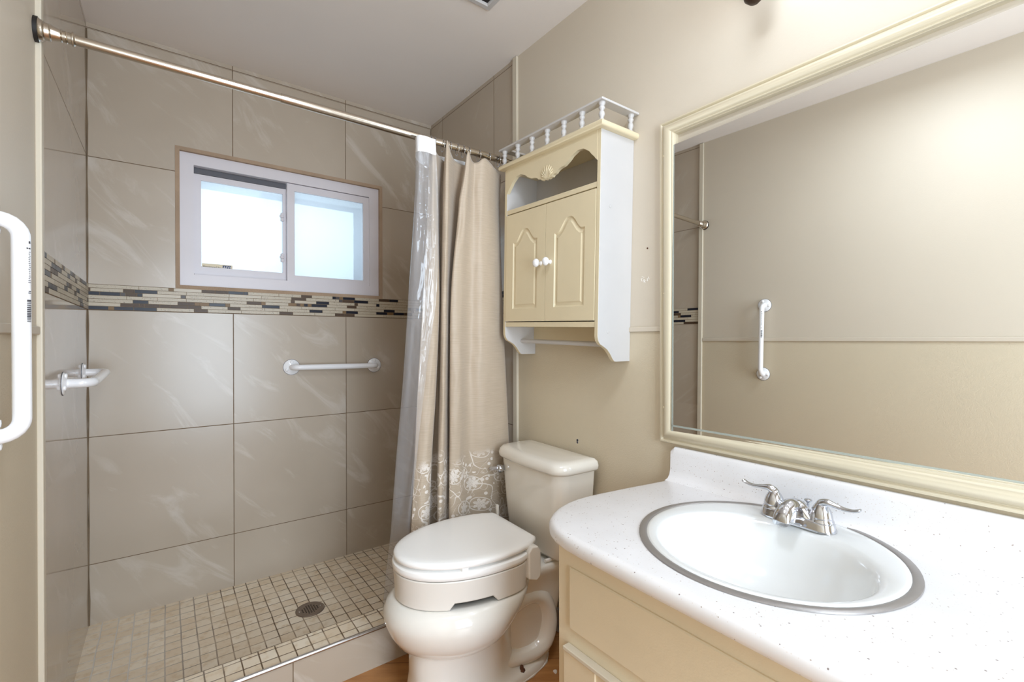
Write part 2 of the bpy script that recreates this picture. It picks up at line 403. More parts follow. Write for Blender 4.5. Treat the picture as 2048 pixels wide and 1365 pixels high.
# vertical strips where paint meets tile, chair rails, ceiling line
struct(G().box((XL-.002, YTL-.026, 0), (XL+.011, YTL, ZC-.001)).obj('trim_1', M['trim'], bevel=.003))
struct(G().box((XR-.011, YTR-.030, 0), (XR+.002, YTR, ZC-.001)).obj('trim_2', M['trim'], bevel=.003))
struct(G().box((XL-.002, YF, 1.172), (XL+.007, YTL-.026, 1.192)).obj('trim_3', M['paint_up'], bevel=.003))
struct(G().box((XR-.007, YF, 1.183), (XR+.002, YTR-.030, 1.199)).obj('trim_4', M['paint_up'], bevel=.003))
struct(G().box((XR-.012, .90, 0), (XR+.002, CY0, .09)).obj('baseboard_right', M['white_lam'], bevel=.003))
struct(G().box((XL-.002, YF, 0), (XL+.012, YTL-.026, .09)).obj('baseboard_left', M['white_lam'], bevel=.003))
# shower floor and curb
struct(G().box((XL, CY1-.01, -.02), (XR, YB, SF)).obj('floor_shower', M['mosaic'], smooth=False))
g = G().box((XL, CY0, -.02), (XR, CY1, CT), 0)
o = g.obj('shower_curb', [M['mosaic_curb'], M['tile_curb']], smooth=False)
for p in o.data.polygons:
    if abs(p.normal.y) > .5: p.material_index = 1
struct(o)
struct(G().tube([(XL, CY0+.001, CT-.002), (XR, CY0+.001, CT-.002)], .0068, 12).obj('trim_5', M['steel']))
struct(G().box((XL, YB-.004, ZC-.022), (XR, YB+.01, ZC+.001)).obj('trim_6', M['tile_back'], smooth=False))
# caulk lines in the shower corners
g = G()
for x, s in ((XL, 1), (XR, -1)):
    pts = [(x+s*(.0015+.001*math.sin(i*1.7)), YB-.0015, SF+i*(ZC-SF)/24) for i in range(25)]
    g.tube(pts, [.0020+.0010*math.sin(i*2.3) for i in range(25)], 8)
struct(g.obj('trim_7', M['corner']))

# mosaic bands: rows of small tiles, one mesh per wall
def band(name, f3, u0, u1, seed, holes=None):
    rnd = random.Random(seed); g = G(); z0, z1 = 1.2805, 1.3815; rows = 7; rh = (z1-z0)/rows
    g.prism([(u0, z0), (u1, z0), (u1, z1), (u0, z1)], f3, .0, .002, 0)
    for r in range(rows):
        u = u0-rnd.random()*.06
        while u < u1:
            k = rnd.random()
            if k < .50: L, mi = rnd.choice((.10, .13, .10, .16)), (1 if rnd.random() < .8 else 2)
            elif k < .63: L, mi = rnd.choice((.062, .075, .05)), 3
            elif k < .75: L, mi = rnd.choice((.06, .05)), 4
            elif k < .86: L, mi = .0175, rnd.choice((3, 4, 5, 6))
            elif k < .95: L, mi = .0175, rnd.choice((4, 5, 6))
            else: L, mi = .036, rnd.choice((4, 5))
            a, b = max(u, u0)+.0008, min(u+L, u1)-.0008
            if b-a > .002:
                za, zb = z0+r*rh+.0008, z0+(r+1)*rh-.0008
                g.prism([(a, za), (b, za), (b, zb), (a, zb)], f3, .0, .0036, mi)
            u += L
    o = g.obj(name, [M['m_grout'], M['m_cream'], M['m_cream2'], M['m_blue'], M['m_brown'], M['m_tan'], M['m_grey']], smooth=False)
    return struct(o)
band('trim_8', lambda u, v, d: (u, YB-d, v), XL+.002, XR-.002, 3)
band('trim_9', lambda u, v, d: (XL+d, u, v), YTL+.001, YB-.002, 5)
band('trim_10', lambda u, v, d: (XR-d, u, v), YTR+.001, YB-.002, 9)

# ------------------------------------------------------------------ window
root = empty('window_1', ((WX0+WX1)/2, YB+.03, WZ0)); struct(root)
def loc(o, r):   # parts are modelled in world coordinates
    o.parent = r; o.matrix_parent_inverse = r.matrix_basis.inverted(); return o
def rectring(g, x0, x1, z0, z1, w, y0, y1, mi=0, wt=None, wb=None):
    wt = w if wt is None else wt; wb = w if wb is None else wb
    g.plate_hole([(x0, z0), (x1, z0), (x1, z1), (x0, z1)], [[(x0+w, z0+wb), (x1-w, z0+wb), (x1-w, z1-wt), (x0+w, z1-wt)]], XZ, y0, y1, mi)
g = G(); rectring(g, WX0-.004, WX1+.004, WZ0-.005, WZ1+.004, .016, YB-.003, YB+.06)
loc(g.obj('grout_edge', M['grout'], smooth=False), root)
g = G(); rectring(g, WX0+.011, WX1-.011, WZ0+.011, WZ1-.010, .052, YB+.014, YB+.11)
loc(g.obj('window_frame', M['vinyl'], bevel=.004), root)
# fixed sash on the right, sliding sash set further back on the left
sx0, sx1 = .484, .893
g = G(); rectring(g, sx0, sx1, 1.448, 1.928, .034, YB+.020, YB+.044, 0, .034, .030)
o = loc(g.obj('window_sash', M['vinyl'], bevel=.003), root)
g = G().box((sx0+.03, YB+.030, 1.475), (sx1-.03, YB+.034, 1.896)); p = loc(g.obj('window_pane', M['frosted'], smooth=False), root)
g = G(); rectring(g, .104, .500, 1.448, 1.905, .030, YB+.050, YB+.074, 0, .026, .042)
o2 = loc(g.obj('window_sash', M['vinyl'], bevel=.003), root)
g = G().box((.130, YB+.060, 1.486), (.474, YB+.064, 1.882)); loc(g.obj('window_pane', M['frosted'], smooth=False), root)
g = G().box((.104, YB+.046, 1.906), (.484, YB+.070, 1.930)); loc(g.obj('track', M['gasket'], smooth=False), root)
for z in (1.762, 1.562):
    g = G().box((.4585, YB+.036, z-.020), (.474, YB+.052, z+.022)); g.box((.453, YB+.030, z-.004), (.472, YB+.040, z+.010))
    loc(g.obj('latch', M['vinyl'], bevel=.004), root)

def letters(txt, size, mat, place, parent, name='lettering', extr=.0003, bold=0):
    cu = bpy.data.curves.new(name, 'FONT'); cu.body = txt; cu.size = size; cu.extrude = extr; cu.offset = bold
    tmp = bpy.data.objects.new(name, cu); COL.objects.link(tmp)
    me = bpy.data.meshes.new_from_object(tmp.evaluated_get(bpy.context.evaluated_depsgraph_get())); COL.objects.unlink(tmp)
    bpy.data.objects.remove(tmp)
    me.name = name; me.materials.clear(); me.materials.append(mat)
    o = bpy.data.objects.new(name, me); COL.objects.link(o); o.matrix_world = place
    if parent: o.parent = parent; o.matrix_parent_inverse = parent.matrix_basis.inverted()
    return o
SY = YB+.0590
st = tag(empty('window_sticker', (.1370, SY, 1.478)), 'small cream security sticker with blue box in lower left window corner', 'sticker')
loc(G().box((.1365, SY-.0006, 1.479), (.2560, SY, 1.5075)).obj('backing', M['sticker'], smooth=False), st)
loc(G().box((.2170, SY-.0012, 1.482), (.2500, SY-.0006, 1.5040)).obj('logo_box', M['blue'], smooth=False), st)
RX = Matrix.Rotation(PI/2, 4, 'X')
letters('ADT', .0165, M['white_lam'], Matrix.Translation((.2185, SY-.0016, 1.4885)) @ RX, st, bold=.0004)
letters('Monitored by', .0125, M['ink'], Matrix.Translation((.1400, SY-.0012, 1.4885)) @ RX, st)

# pale wall made up outside to grade the tone of the frosted panes
struct(G().box((.46, 3.05, -.1), (2.6, 3.15, 2.02)).obj('added_outside_wall', simple('added_wall_stucco', (206, 204, 212), .8), smooth=False))

# ------------------------------------------------------------------ shower drain
DX, DY = .484, 2.063
d = tag(empty('floor_drain', (DX, DY, SF)), 'round metal drain grate set in the mosaic shower floor', 'drain')
g = G()
def circ(cx, cy, r, n, ph=0): return [(cx+r*math.cos(2*PI*k/n+ph), cy+r*math.sin(2*PI*k/n+ph)) for k in range(n)]
holes = []
for i in range(-3, 4):
    for j in range(-3, 4):
        if math.hypot(i, j) < 3.5: holes.append(circ(DX+i*.0095, DY+j*.0095, .0033, 6))
g.plate_hole(circ(DX, DY, .055, 40), holes, XY, SF+.0030, SF+.0012, 0)
g.lathe([(.056, 0), (.0565, .002), (.0545, .0036), (.052, .0030)], (DX, DY, SF), cap=(False, False), seg=40)
loc(g.obj('grate', M['drain'], sharp=30), d)
loc(G().lathe([(.052, .0008), (.0, .0008)], (DX, DY, SF), seg=32).obj('drain_hole', M['dark']), d)
for sx in (-1, 1):
    loc(G().lathe([(.004, 0), (.004, .0016), (.0, .0022)], (DX+sx*.041, DY, SF+.0028), seg=12).obj('screw', M['steel']), d)

# ------------------------------------------------------------------ grab bars
def bend_path(p0, p1, p2, p3, r, n=7):
    """polyline p0-p1-p2-p3 with rounded corners at p1 and p2"""
    P = [Vector(p) for p in (p0, p1, p2, p3)]; out = [P[0]]
    for i in (1, 2):
        a = (P[i-1]-P[i]).normalized(); b = (P[i+1]-P[i]).normalized()
        th = a.angle(b); t = r/math.tan(th/2); s = P[i]+a*t; e = P[i]+b*t
        c = P[i]+(a+b).normalized()*(r/math.sin(th/2))
        for k in range(n+1):
            q = s.lerp(e, k/n); q = c+(q-c).normalized()*r; out.append(q)
    out.append(P[3]); return out
def grab_bar(label, a, b, normal, stand=.045, r=.0135, rot0=0.0, name='grab_bar', fr=.037):
    a, b, nv = Vector(a), Vector(b), Vector(normal)
    root = tag(empty(name, (a+b)/2), label, 'grab bar', 'white grab bars on the walls')
    ax = (b-a).normalized(); side = nv.cross(ax).normalized()
    path = bend_path(a+nv*.002, a+nv*stand, b+nv*stand, b+nv*.002, .030)
    loc(G().tube(path, r, 20).obj('rail', M['white_gloss'], sharp=60), root)
    for e in (a, b):
        f = loc(G().lathe([(fr, 0), (fr, .0022), (fr-.003, .0045), (.02, .006), (.0145, .010)], e, nv, 32).obj('flange', M['white_gloss'], sharp=50), root)
        lip = loc(G().lathe([(fr+.0016, 0), (fr+.0016, .0012), (fr-.001, .0013)], e, nv, 32).obj('gasket', M['gasket']), root)
        for k in range(3):
            t = rot0+k*2*PI/3; c = e+(ax*math.cos(t)+side*math.sin(t))*(fr*.68)
            s = G().lathe([(.0072, .002), (.0078, .008), (.0062, .0100), (0, .0108)], c, nv, 16).obj('screw_cap', M['white_gloss'], sharp=60)
            loc(s, f)
    return root
grab_bar('white horizontal grab bar on the tiled wall under the window', (.4973, YB, 1.0255), (.9095, YB, 1.0215), (0, -1, 0), .048, rot0=PI/2)
grab_bar('white grab bar on the glossy left shower wall, seen end on', (XL, 1.910, 1.029), (XL, 2.325, 1.039), (1, 0, 0), .066, .0140, rot0=PI/2, fr=.034)
vb = grab_bar('big white vertical grab bar with barcode on the painted wall nearest the camera', (XL, 1.190, 1.373), (XL, 1.195, .989), (1, 0, 0), .038, .0130, rot0=PI*.2, fr=.035)
# printed label and barcode down the near bar
bx, by = XL+.038, 1.191
def printed(z0, z1, th0, th1, mi_parent=vb):
    g = G(); R = .01315
    rings = [[(bx+R*math.cos(a), by+R*math.sin(a), z) for a in (th0+(th1-th0)*k/4 for k in range(5))] for z in (z0, z1)]
    g.loft(rings, 0, (False, False), closed=False); return g
g = G(); rnd = random.Random(2)
def strip(g, z0, z1, th0, th1):
    R = .01318
    g.loft([[(bx+R*math.cos(th0+(th1-th0)*k/4), by+R*math.sin(th0+(th1-th0)*k/4), z) for k in range(5)] for z in (z0, z1)], 0, (False, False), closed=False)
T0, T1 = math.radians(-55), math.radians(-10)
z = 1.192
while z < 1.232:
    h = rnd.choice((.0008, .0014, .0022)); strip(g, z, z+h, T0+.15, T1); z += h+rnd.choice((.0008, .0014))
for z, a, b in ((1.243, .3, .0), (1.246, .35, .0)): strip(g, z, z+.0012, T0+a, T1-b)
z = 1.262
while z < 1.318:
    strip(g, z, z+.0010, T0+.25+rnd.random()*.2, T1-rnd.random()*.2); z += .0034
strip(g, 1.322, 1.3245, T0+.1, T1-.1); strip(g, 1.332, 1.3365, T0+.0, T1-.1)
loc(g.obj('printed_label', M['ink']), vb)

# ------------------------------------------------------------------ shower curtain rod, rings, curtain, liner
RZ, RY = 1.892, 1.550
rod = tag(empty('curtain_rod', (0, RY, RZ)), 'brushed nickel shower curtain rod spanning the shower opening', 'curtain rod')
g = G().tube([(XL+.05, RY, RZ), (.29, RY, RZ)], .0120, 20); loc(g.obj('rod', M['nickel'], sharp=50), rod)
g = G().tube([(.285, RY, RZ), (XR-.06, RY, RZ)], .0138, 20); loc(g.obj('rod_sleeve', M['nickel'], sharp=50), rod)
prof = [(r_*.66, h_*.56) for r_, h_ in [(.040, 0), (.041, .004), (.037, .008), (.034, .016), (.035, .019), (.030, .022), (.0285, .036), (.030, .039), (.026, .042), (.022, .060), (.0205, .070),
        (.0225, .073), (.0195, .076), (.0195, .086), (.0220, .089), (.0195, .093), (.0200, .104), (.0250, .107), (.0250, .112), (.0215, .115), (.0200, .118)]]
for x, s in ((XL+.006, 1), (XR-.006, -1)):
    c = loc(G().lathe(prof, (x, RY, RZ), (s, 0, 0), 32).obj('end_cap', M['nickel'], sharp=30), rod)
    loc(G().lathe([(.0285, -.007), (.0285, .001), (.02, .001)], (x, RY, RZ), (s, 0, 0), 32).obj('pad', M['dark']), c)

def ring_obj(x, tilt):
    g = G(); R = .022; cz = RZ-.0085
    pts = [(x+tilt*math.sin(a)*.01, RY+R*.92*math.sin(a), cz+R*math.cos(a)) for a in (2*PI*k/28 for k in range(29))]
    g.tube(pts, .0014, 8, caps=False); return g
proto = tag(loc(ring_obj(.80, .3).obj('curtain_ring', M['chrome']), empty('tmp')), 'thin chrome curtain ring on the rod', 'curtain ring')
tmp = proto.parent; proto.parent = None; bpy.data.objects.remove(tmp)
rings = [(.785, 'first thin chrome ring at the leading edge of the curtain'), (.815, 'thin chrome ring over the clear liner hem'), (.850, 'thin chrome ring just left of the tallest fabric tuck'),
         (.880, 'thin chrome ring just right of the tallest fabric tuck'), (.912, 'thin chrome ring over the gap between two tucks'), (.938, 'thin chrome ring left of the middle tuck'),
         (.962, 'thin chrome ring pressed against the middle tuck'), (1.010, 'thin chrome ring right of the middle tuck'), (1.055, 'thin chrome ring near the wide flat fold'),
         (1.105, 'thin chrome ring at the right end of the curtain'), (1.118, 'last thin chrome ring beside the wall cabinet')]
for i, (x, lab) in enumerate(rings):
    r = proto if i == 0 else copy_tree(proto)
    r.location.x += x-.80; r['label'] = lab; r['category'] = 'curtain ring'; r['group'] = 'rings holding up the shower curtain'

FAB = [
( 1.86 ,[ (1.129,1.605), (1.066,1.550), (1.001,1.525), (0.969,1.547), (0.934,1.520), (0.926,1.535), (0.954,1.605), (0.902,1.585), (0.850,1.535), (0.844,1.555), (0.870,1.615), (0.857,1.615), (0.803,1.545), (0.783,1.530), (0.780,1.555) ]),
( 1.7 ,[ (1.138,1.610), (1.079,1.555), (1.000,1.530), (0.965,1.552), (0.920,1.525), (0.902,1.540), (0.943,1.610), (0.904,1.590), (0.852,1.540), (0.842,1.560), (0.872,1.620), (0.859,1.620), (0.806,1.550), (0.786,1.535), (0.780,1.560) ]),
( 1.35 ,[ (1.159,1.625), (1.110,1.570), (1.010,1.545), (0.963,1.567), (0.902,1.540), (0.874,1.555), (0.920,1.625), (0.895,1.605), (0.850,1.555), (0.842,1.575), (0.876,1.635), (0.863,1.635), (0.826,1.565), (0.793,1.550), (0.769,1.575) ]),
( 1.0 ,[ (1.182,1.635), (1.137,1.580), (1.021,1.555), (0.965,1.577), (0.904,1.550), (0.873,1.565), (0.921,1.635), (0.896,1.615), (0.849,1.565), (0.841,1.585), (0.873,1.645), (0.859,1.645), (0.842,1.575), (0.786,1.560), (0.750,1.585) ]),
( 0.7 ,[ (1.200,1.645), (1.165,1.590), (1.042,1.565), (0.971,1.587), (0.909,1.560), (0.876,1.575), (0.924,1.645), (0.900,1.625), (0.848,1.575), (0.833,1.595), (0.873,1.655), (0.847,1.655), (0.828,1.585), (0.767,1.570), (0.739,1.595) ]),
( 0.4 ,[ (1.226,1.660), (1.198,1.605), (1.072,1.580), (0.989,1.602), (0.918,1.575), (0.880,1.590), (0.928,1.660), (0.906,1.640), (0.843,1.590), (0.828,1.610), (0.872,1.670), (0.837,1.670), (0.810,1.600), (0.754,1.585), (0.730,1.610) ]),
( 0.16 ,[ (1.235,1.675), (1.215,1.620), (1.097,1.595), (1.003,1.617), (0.927,1.590), (0.884,1.605), (0.932,1.675), (0.909,1.655), (0.847,1.605), (0.827,1.625), (0.871,1.685), (0.832,1.685), (0.805,1.615), (0.749,1.600), (0.724,1.625) ]),
]
def px2x(px, Y):
    k = (px-1024)/931.22; cy, sy = math.cos(YAW), math.sin(YAW)
    return (sy+cy*k)/(cy-sy*k)*Y
for k, (zz, pts) in enumerate(FAB):
    for z_, edits in ((.7, ((9, 875, .0), (10, 878, .075), (11, 862, .075), (12, 862, -.012), (13, 846, -.028))), (.4, ((9, 873, .0), (10, 876, .07), (11, 858, .07), (12, 856, -.012), (13, 840, -.028))),
                      (.16, ((9, 870, .0), (10, 874, .06), (11, 854, .06), (12, 851, -.012), (13, 834, -.028))), (1.0, ((11, 872, .07), (12, 872, -.010)))):
        if abs(zz-z_) < 1e-6:
            yb = pts[14][1]
            for j, px, dd in edits: pts[j] = (px2x(px, yb+dd), yb+dd)
def catmull(P, t):
    n = len(P)-1; i = min(int(t), n-1); f = t-i
    p0, p1, p2, p3 = P[max(i-1, 0)], P[i], P[i+1], P[min(i+2, n)]
    return .5*((2*p1)+(p2-p0)*f+(2*p0-5*p1+4*p2-p3)*f*f+(3*p1-p0-3*p2+p3)*f**3)
def drape(levels, nu, nz, wob=.002, seed=0, top=None, z_top=None):
    """levels: [(z, control points)] from top to bottom -> grid [iz][iu]"""
    ctrl = [[Vector((x, y, z)) for x, y in pts] for z, pts in levels]
    zs = [l[0] for l in levels]; grid = []
    for a in range(nz+1):
        z = zs[0]+(zs[-1]-zs[0])*a/nz
        i = max(k for k in range(len(zs)) if zs[k] >= z-1e-9); i = min(i, len(zs)-2)
        f = (zs[i]-z)/(zs[i]-zs[i+1]); tt = i+f
        row = [catmull([c[j] for c in ctrl], tt) for j in range(len(ctrl[0]))]
        line = []
        for b in range(nu+1):
            p = catmull(row, b/nu*(len(row)-1)); p.z = z
            q = noise.noise(Vector((b/nu*14+seed, z*5, seed)))*wob+noise.noise(Vector((b/nu*40+seed, z*16, seed+5)))*wob*.45
            p.y += q; p.x += q*.4
            line.append(p)
        grid.append(line)
    return grid
def cloth(name, grid, mats, thick=0, mi=None, topwave=None):
    nu = len(grid[0]); g = G(); v = [tuple(p) for row in grid for p in row]; f = []
    for a in range(len(grid)-1):
        for b in range(nu-1): f.append((a*nu+b, a*nu+b+1, (a+1)*nu+b+1, (a+1)*nu+b))
    me = bpy.data.meshes.new(name); me.from_pydata(v, [], f)
    mats = mats if isinstance(mats, list) else [mats]
    for m in mats: me.materials.append(m)
    acc = [0]
    mid = grid[len(grid)//2]
    for b in range(1, nu): acc.append(acc[-1]+(mid[b]-mid[b-1]).length)
    uvl = me.uv_layers.new(name='UVMap')
    for lp in me.loops:
        p = me.vertices[lp.vertex_index]; uvl.data[lp.index].uv = (acc[lp.vertex_index % nu], p.co.z)
    if mi:
        for p in me.polygons: p.material_index = mi(p.index//(nu-1), p.index % (nu-1), p)
    me.shade_smooth()
    o = bpy.data.objects.new(name, me); COL.objects.link(o)
    if thick:
        s = o.modifiers.new('solid', 'SOLIDIFY'); s.thickness = thick; s.offset = 0
    return o
grid = drape(FAB, 190, 150, .0045, 1.3)
# the fabric header scallops up at each ring: lift the first rows
for a in range(0, 14):
    for b, p in enumerate(grid[a]):
        t = b/190*14; lift = 0
        for c, h in ((1.8, .022), (4.2, .030), (8.2, .052), (12.8, .018)):
            lift += h*math.exp(-((t-c)/.55)**2)
        k = (1-a/14.0)**1.5
        p.z += (lift-.012)*k
        p.y = RY-.020+(p.y-(RY-.020))*(1-.25*k)
cur = cloth('shower_curtain', grid, M['fabric'], .0012)
tag(cur, 'taupe fabric shower curtain with white embroidered flowers along its lower part', 'shower curtain')
# stitched hem along the leading panel
hem = G()
pts = [grid[a][int(190*12/14)]+Vector((-.006, -.0022, 0)) for a in range(4, 150)]
hem.tube(pts, .0006, 5)
h = hem.obj('hem_seam', M['fabric']); h.parent = cur

def lv(z, arr): return (z, [(px2x(px, Y), Y) for px, Y in arr])
LIN = [lv(1.878, [(872, 1.505), (848, 1.500), (832, 1.530), (838, 1.600), (872, 1.630), (915, 1.622), (955, 1.632)]),
       lv(1.70, [(876, 1.508), (850, 1.503), (831, 1.535), (838, 1.610), (875, 1.645), (918, 1.640), (962, 1.650)]),
       lv(1.35, [(874, 1.520), (850, 1.520), (819, 1.560), (830, 1.635), (878, 1.670), (925, 1.668), (985, 1.680)]),
       lv(1.00, [(850, 1.540), (834, 1.545), (806, 1.600), (818, 1.675), (872, 1.700), (925, 1.695), (1005, 1.700)]),
       lv(.70, [(832, 1.580), (822, 1.590), (792, 1.665), (806, 1.705), (872, 1.725), (930, 1.715), (1010, 1.725)]),
       lv(.40, [(818, 1.640), (808, 1.650), (780, 1.725), (800, 1.755), (872, 1.765), (935, 1.755), (1000, 1.760)]),
       lv(.18, [(812, 1.728), (800, 1.735), (768, 1.770), (795, 1.775), (872, 1.785), (935, 1.770), (985, 1.775)]),
       lv(.05, [(812, 1.738), (798, 1.745), (764, 1.785), (795, 1.785), (872, 1.790), (935, 1.780), (985, 1.785)])]
grid2 = drape(LIN, 90, 130, .005, 4.7)
liner = cloth('curtain_liner', grid2, [M['liner'], M['liner_hem']], 0, lambda a, b, p: 1 if a < 4 else 0)
tag(liner, 'clear plastic shower liner with white top hem hanging left of the fabric curtain', 'curtain liner')

# ------------------------------------------------------------------ wall cabinet over the toilet
CB = empty('wall_cabinet', (XR, 1.274, 1.092), (.026, 0, 0))
tag(CB, 'cream and white wall cabinet with gallery rail, open shelf and towel bar above the toilet', 'cabinet')
D0 = -.158   # front plane (local x)
HW = .256
def child(o, par): o.parent = par; return o
side = [(0, 0), (-.070, 0), (-.078, .002), (-.086, .010), (-.098, .026), (-.112, .040), (-.130, .050), (-.146, .058), (-.154, .068), (D0, .082), (D0, .735), (0, .735)]
for s in (-1, 1):
    y0, y1 = (s*HW-s*.015, s*HW)
    g = G().prism(side, lambda u, v, d: (u, d, v), y0, y1)
    me_o = g.obj('side_panel', [M['white_lam'], M['cream']], CB, bevel=.0015)
    for p in me_o.data.polygons:
        if abs(p.normal.y) < .5 and p.center.x < -.02: p.material_index = 1
    for zz in (.098, .50):
        child(G().lathe([(.006, 0), (.006, .0012), (.002, .002), (0, .002)], (-.110, s*HW, zz), (0, s, 0), 14).obj('screw_cover', M['white_lam']), CB)
child(G().box((-.006, -HW+.014, .112), (0, HW-.014, .735)).obj('back_panel', M['white_lam'], smooth=False), CB)
child(G().box((D0+.001, -HW+.015, .112), (-.006, HW-.015, .130)).obj('bottom_shelf', M['cream'], bevel=.001), CB)
child(G().box((D0+.001, -HW+.015, .556), (-.006, HW-.015, .573)).obj('middle_shelf', M['cream'], bevel=.001), CB)
child(G().box((D0+.004, -HW+.015, .722), (-.006, HW-.015, .736)).obj('top_board', M['cream'], bevel=.001), CB)
child(G().box((-.010, -HW+.015, .062), (-.001, HW-.015, .112)).obj('back_rail', M['cream'], bevel=.001), CB)
# scalloped valance with a carved shell
def val_low(t):   # t in -1..1
    a = abs(t)
    pts = [(0, .640), (.08, .641), (.16, .647), (.24, .658), (.30, .662), (.36, .663), (.44, .672), (.54, .688), (.64, .696), (.74, .694), (.84, .680), (.92, .660), (1.0, .640)]
    for (x0, z0), (x1, z1) in zip(pts, pts[1:]):
        if x0 <= a <= x1:
            f = (a-x0)/(x1-x0); f = f*f*(3-2*f)*.4+f*.6
            return z0+(z1-z0)*f
    return .645
n = 72; W2 = HW-.015
poly = [(-W2+2*W2*i/n, val_low(-1+2*i/n)+(.0022*math.cos(2*PI*(-1+2*i/n)/.075) if abs(-1+2*i/n) < .2 else 0)) for i in range(n+1)]+[(W2, .736), (-W2, .736)]
val = child(G().plate_hole(poly, [], YZ, D0-.001, D0+.012).obj('valance', M['cream'], weld=True, sharp=30), CB)
g = G()
for k in range(-4, 5):
    a = k*.30; bx_, bz_ = 0, .640
    L = .044*math.cos(a*.55)
    p0 = (D0-.0010, math.sin(a)*.010, .645); p1 = (D0-.0035, math.sin(a)*L*.7, .645+abs(math.cos(a))*L*.62); p2 = (D0-.0010, math.sin(a)*L, .645+abs(math.cos(a))*L)
    g.tube([p0, p1, p2], [.0012, .0034, .0010], 8)
child(g.obj('shell_carving', M['cream'], sharp=80), val)
# crown moulding (half-round) round three sides
def bull(z0, z1, ov, name, mat, r=.007):
    x0, y0 = D0-ov, HW+ov; g = G()
    prof = [(-.004, z0), (ov*0+.0, z0)]
    sec = []
    for k in range(7):
        a = -PI/2+PI*k/6; sec.append((math.cos(a)*r, (z0+z1)/2+math.sin(a)*(z1-z0)/2))
    rings = []
    for (ox, zz) in sec:
        e = ox-r
        rings.append([(0, -y0-e, zz), (x0-e, -y0-e, zz), (x0-e, y0+e, zz), (0, y0+e, zz)])
    g.loft(rings, 0, (True, True)); return child(g.obj(name, mat, sharp=60), CB)
bull(.735, .755, .020, 'crown_moulding', M['cream'])
g = G(); xo, yo = D0-.020, HW+.020; wd = .036
for (a, b) in (((xo, -yo, .812), (xo+wd, yo, .8195)), ((xo+wd-.001, -yo, .812), (-.001, -yo+wd, .8195)), ((xo+wd-.001, yo-wd, .812), (-.001, yo, .8195))): g.box(a, b)
child(g.obj('gallery_rail', M['white_lam'], bevel=.002), CB)
sp = [(r_*1.15, z_) for r_, z_ in [(.0075, .755), (.0082, .757), (.0055, .762), (.0050, .765), (.0072, .769), (.0085, .775), (.0072, .782), (.0048, .786), (.0060, .789), (.0082, .793), (.0086, .796), (.0060, .800), (.0080, .804), (.0095, .808), (.0098, .812)]]
spots = [(xo+wd/2, -yo+wd/2+(2*yo-wd)*i/6) for i in range(7)]+[(-.022, -yo+wd/2), (-.022, yo-wd/2)]
proto = G().lathe([(r, z) for r, z in sp], (0, 0, 0), seg=20).obj('spindle', M['white_lam'], CB, sharp=50)
for i, (x, y) in enumerate(spots):
    o = proto if i == 0 else copy_tree(proto, CB)
    o.location = (x, y, 0)
child(G().tube([(-.073, -HW+.012, .055), (-.073, HW-.012, .055)], .0085, 18).obj('towel_bar', M['white_lam'], sharp=60), CB)

def inset_poly(pts, d):
    n = len(pts); out = []
    for i in range(n):
        a, b, c = Vector(pts[i-1]), Vector(pts[i]), Vector(pts[(i+1) % n])
        e1 = (b-a).normalized(); e2 = (c-b).normalized(); n1 = Vector((-e1.y, e1.x)); n2 = Vector((-e2.y, e2.x))
        m = (n1+n2); L = m.length
        m = m/L if L > 1e-6 else n1
        out.append(tuple(b+m*d/max(.4, m.dot(n1))))
    return out
def arch_outline(y0, y1, z0, zs, rise, n=14):
    """cathedral arch: shoulders at zs, ogee to the middle"""
    pts = [(y0, z0), (y1, z0)]
    yc, h = (y0+y1)/2, (y1-y0)/2
    pts.append((y1, zs))
    for k in range(1, 2*n):
        t = 1-k/n; a = abs(t)
        q = min(max((a-.12)/.70, 0), 1); sh = rise*(1-q*q*(3-2*q))
        pts.append((yc+h*t, zs+sh))
    pts.append((y0, zs)); return pts
def cab_door(y0, y1, z0, z1, name, par, knob_y, kz):
    t = .016; xf = D0-.002
    a = arch_outline(y0+.046, y1-.046, z0+.048, z1-.112, .046, 8)
    g = G()
    rect = [(y0, z0), (y1, z0), (y1, z1), (y0, z1)]
    f3 = lambda u, v, d: (d, u, v)
    g.plate_hole(rect, [a], f3, xf, xf, 0, False)
    prof = [(0, 0), (.002, .0030), (.006, .0050), (.010, .0048), (.015, .0025), (.018, .0008)]
    rings = [[(xf+dep, u, v) for u, v in (inset_poly(a, ins) if ins else a)] for ins, dep in prof]
    g.loft(rings, 0, (False, True))
    g.loft([[(xf, u, v) for u, v in rect], [(xf+t, u, v) for u, v in rect]], 0, (False, True))
    d = child(g.obj(name, M['cream'], weld=True, sharp=28), par)
    child(G().lathe([(.0085, 0), (.0060, .003), (.0055, .010), (.0120, .015), (.0150, .020), (.0145, .026), (.0090, .031), (0, .0325)], (xf, knob_y, kz), (-1, 0, 0), 24).obj('knob', M['white_gloss'], sharp=60), d)
    return d
cab_door(-HW+.0165, -.001, .133, .551, 'door', CB, -.026, .342)
cab_door(.001, HW-.0165, .133, .551, 'door', CB, .026, .342)

# ------------------------------------------------------------------ toilet
TO = tag(empty('toilet', (1.235, 1.335, 0), (0, 0, PI+(-.040))), 'bone white two piece toilet beside the vanity', 'toilet')
# local axes: +x away from the wall, +y towards the camera side
def sup(cx, cy, a, b, z, n=40, e=2.0, back=None, eb=None):
    out = []
    for k in range(n):
        t = 2*PI*k/n; c, s = math.cos(t), math.sin(t)
        ex = e if c >= 0 else (eb or e); ax = a if c >= 0 else (back or a)
        out.append((cx+ax*math.copysign(abs(c)**(2/ex), c), cy+b*math.copysign(abs(s)**(2/ex), s), z))
    return out
def egg(x0, x1, hw, z, cx=None, n=48, eb=2.6, ef=2.0):
    cx = x0+(x1-x0)*.42 if cx is None else cx
    return sup(cx, 0, x1-cx, hw, z, n, ef, cx-x0, eb)
g = G()
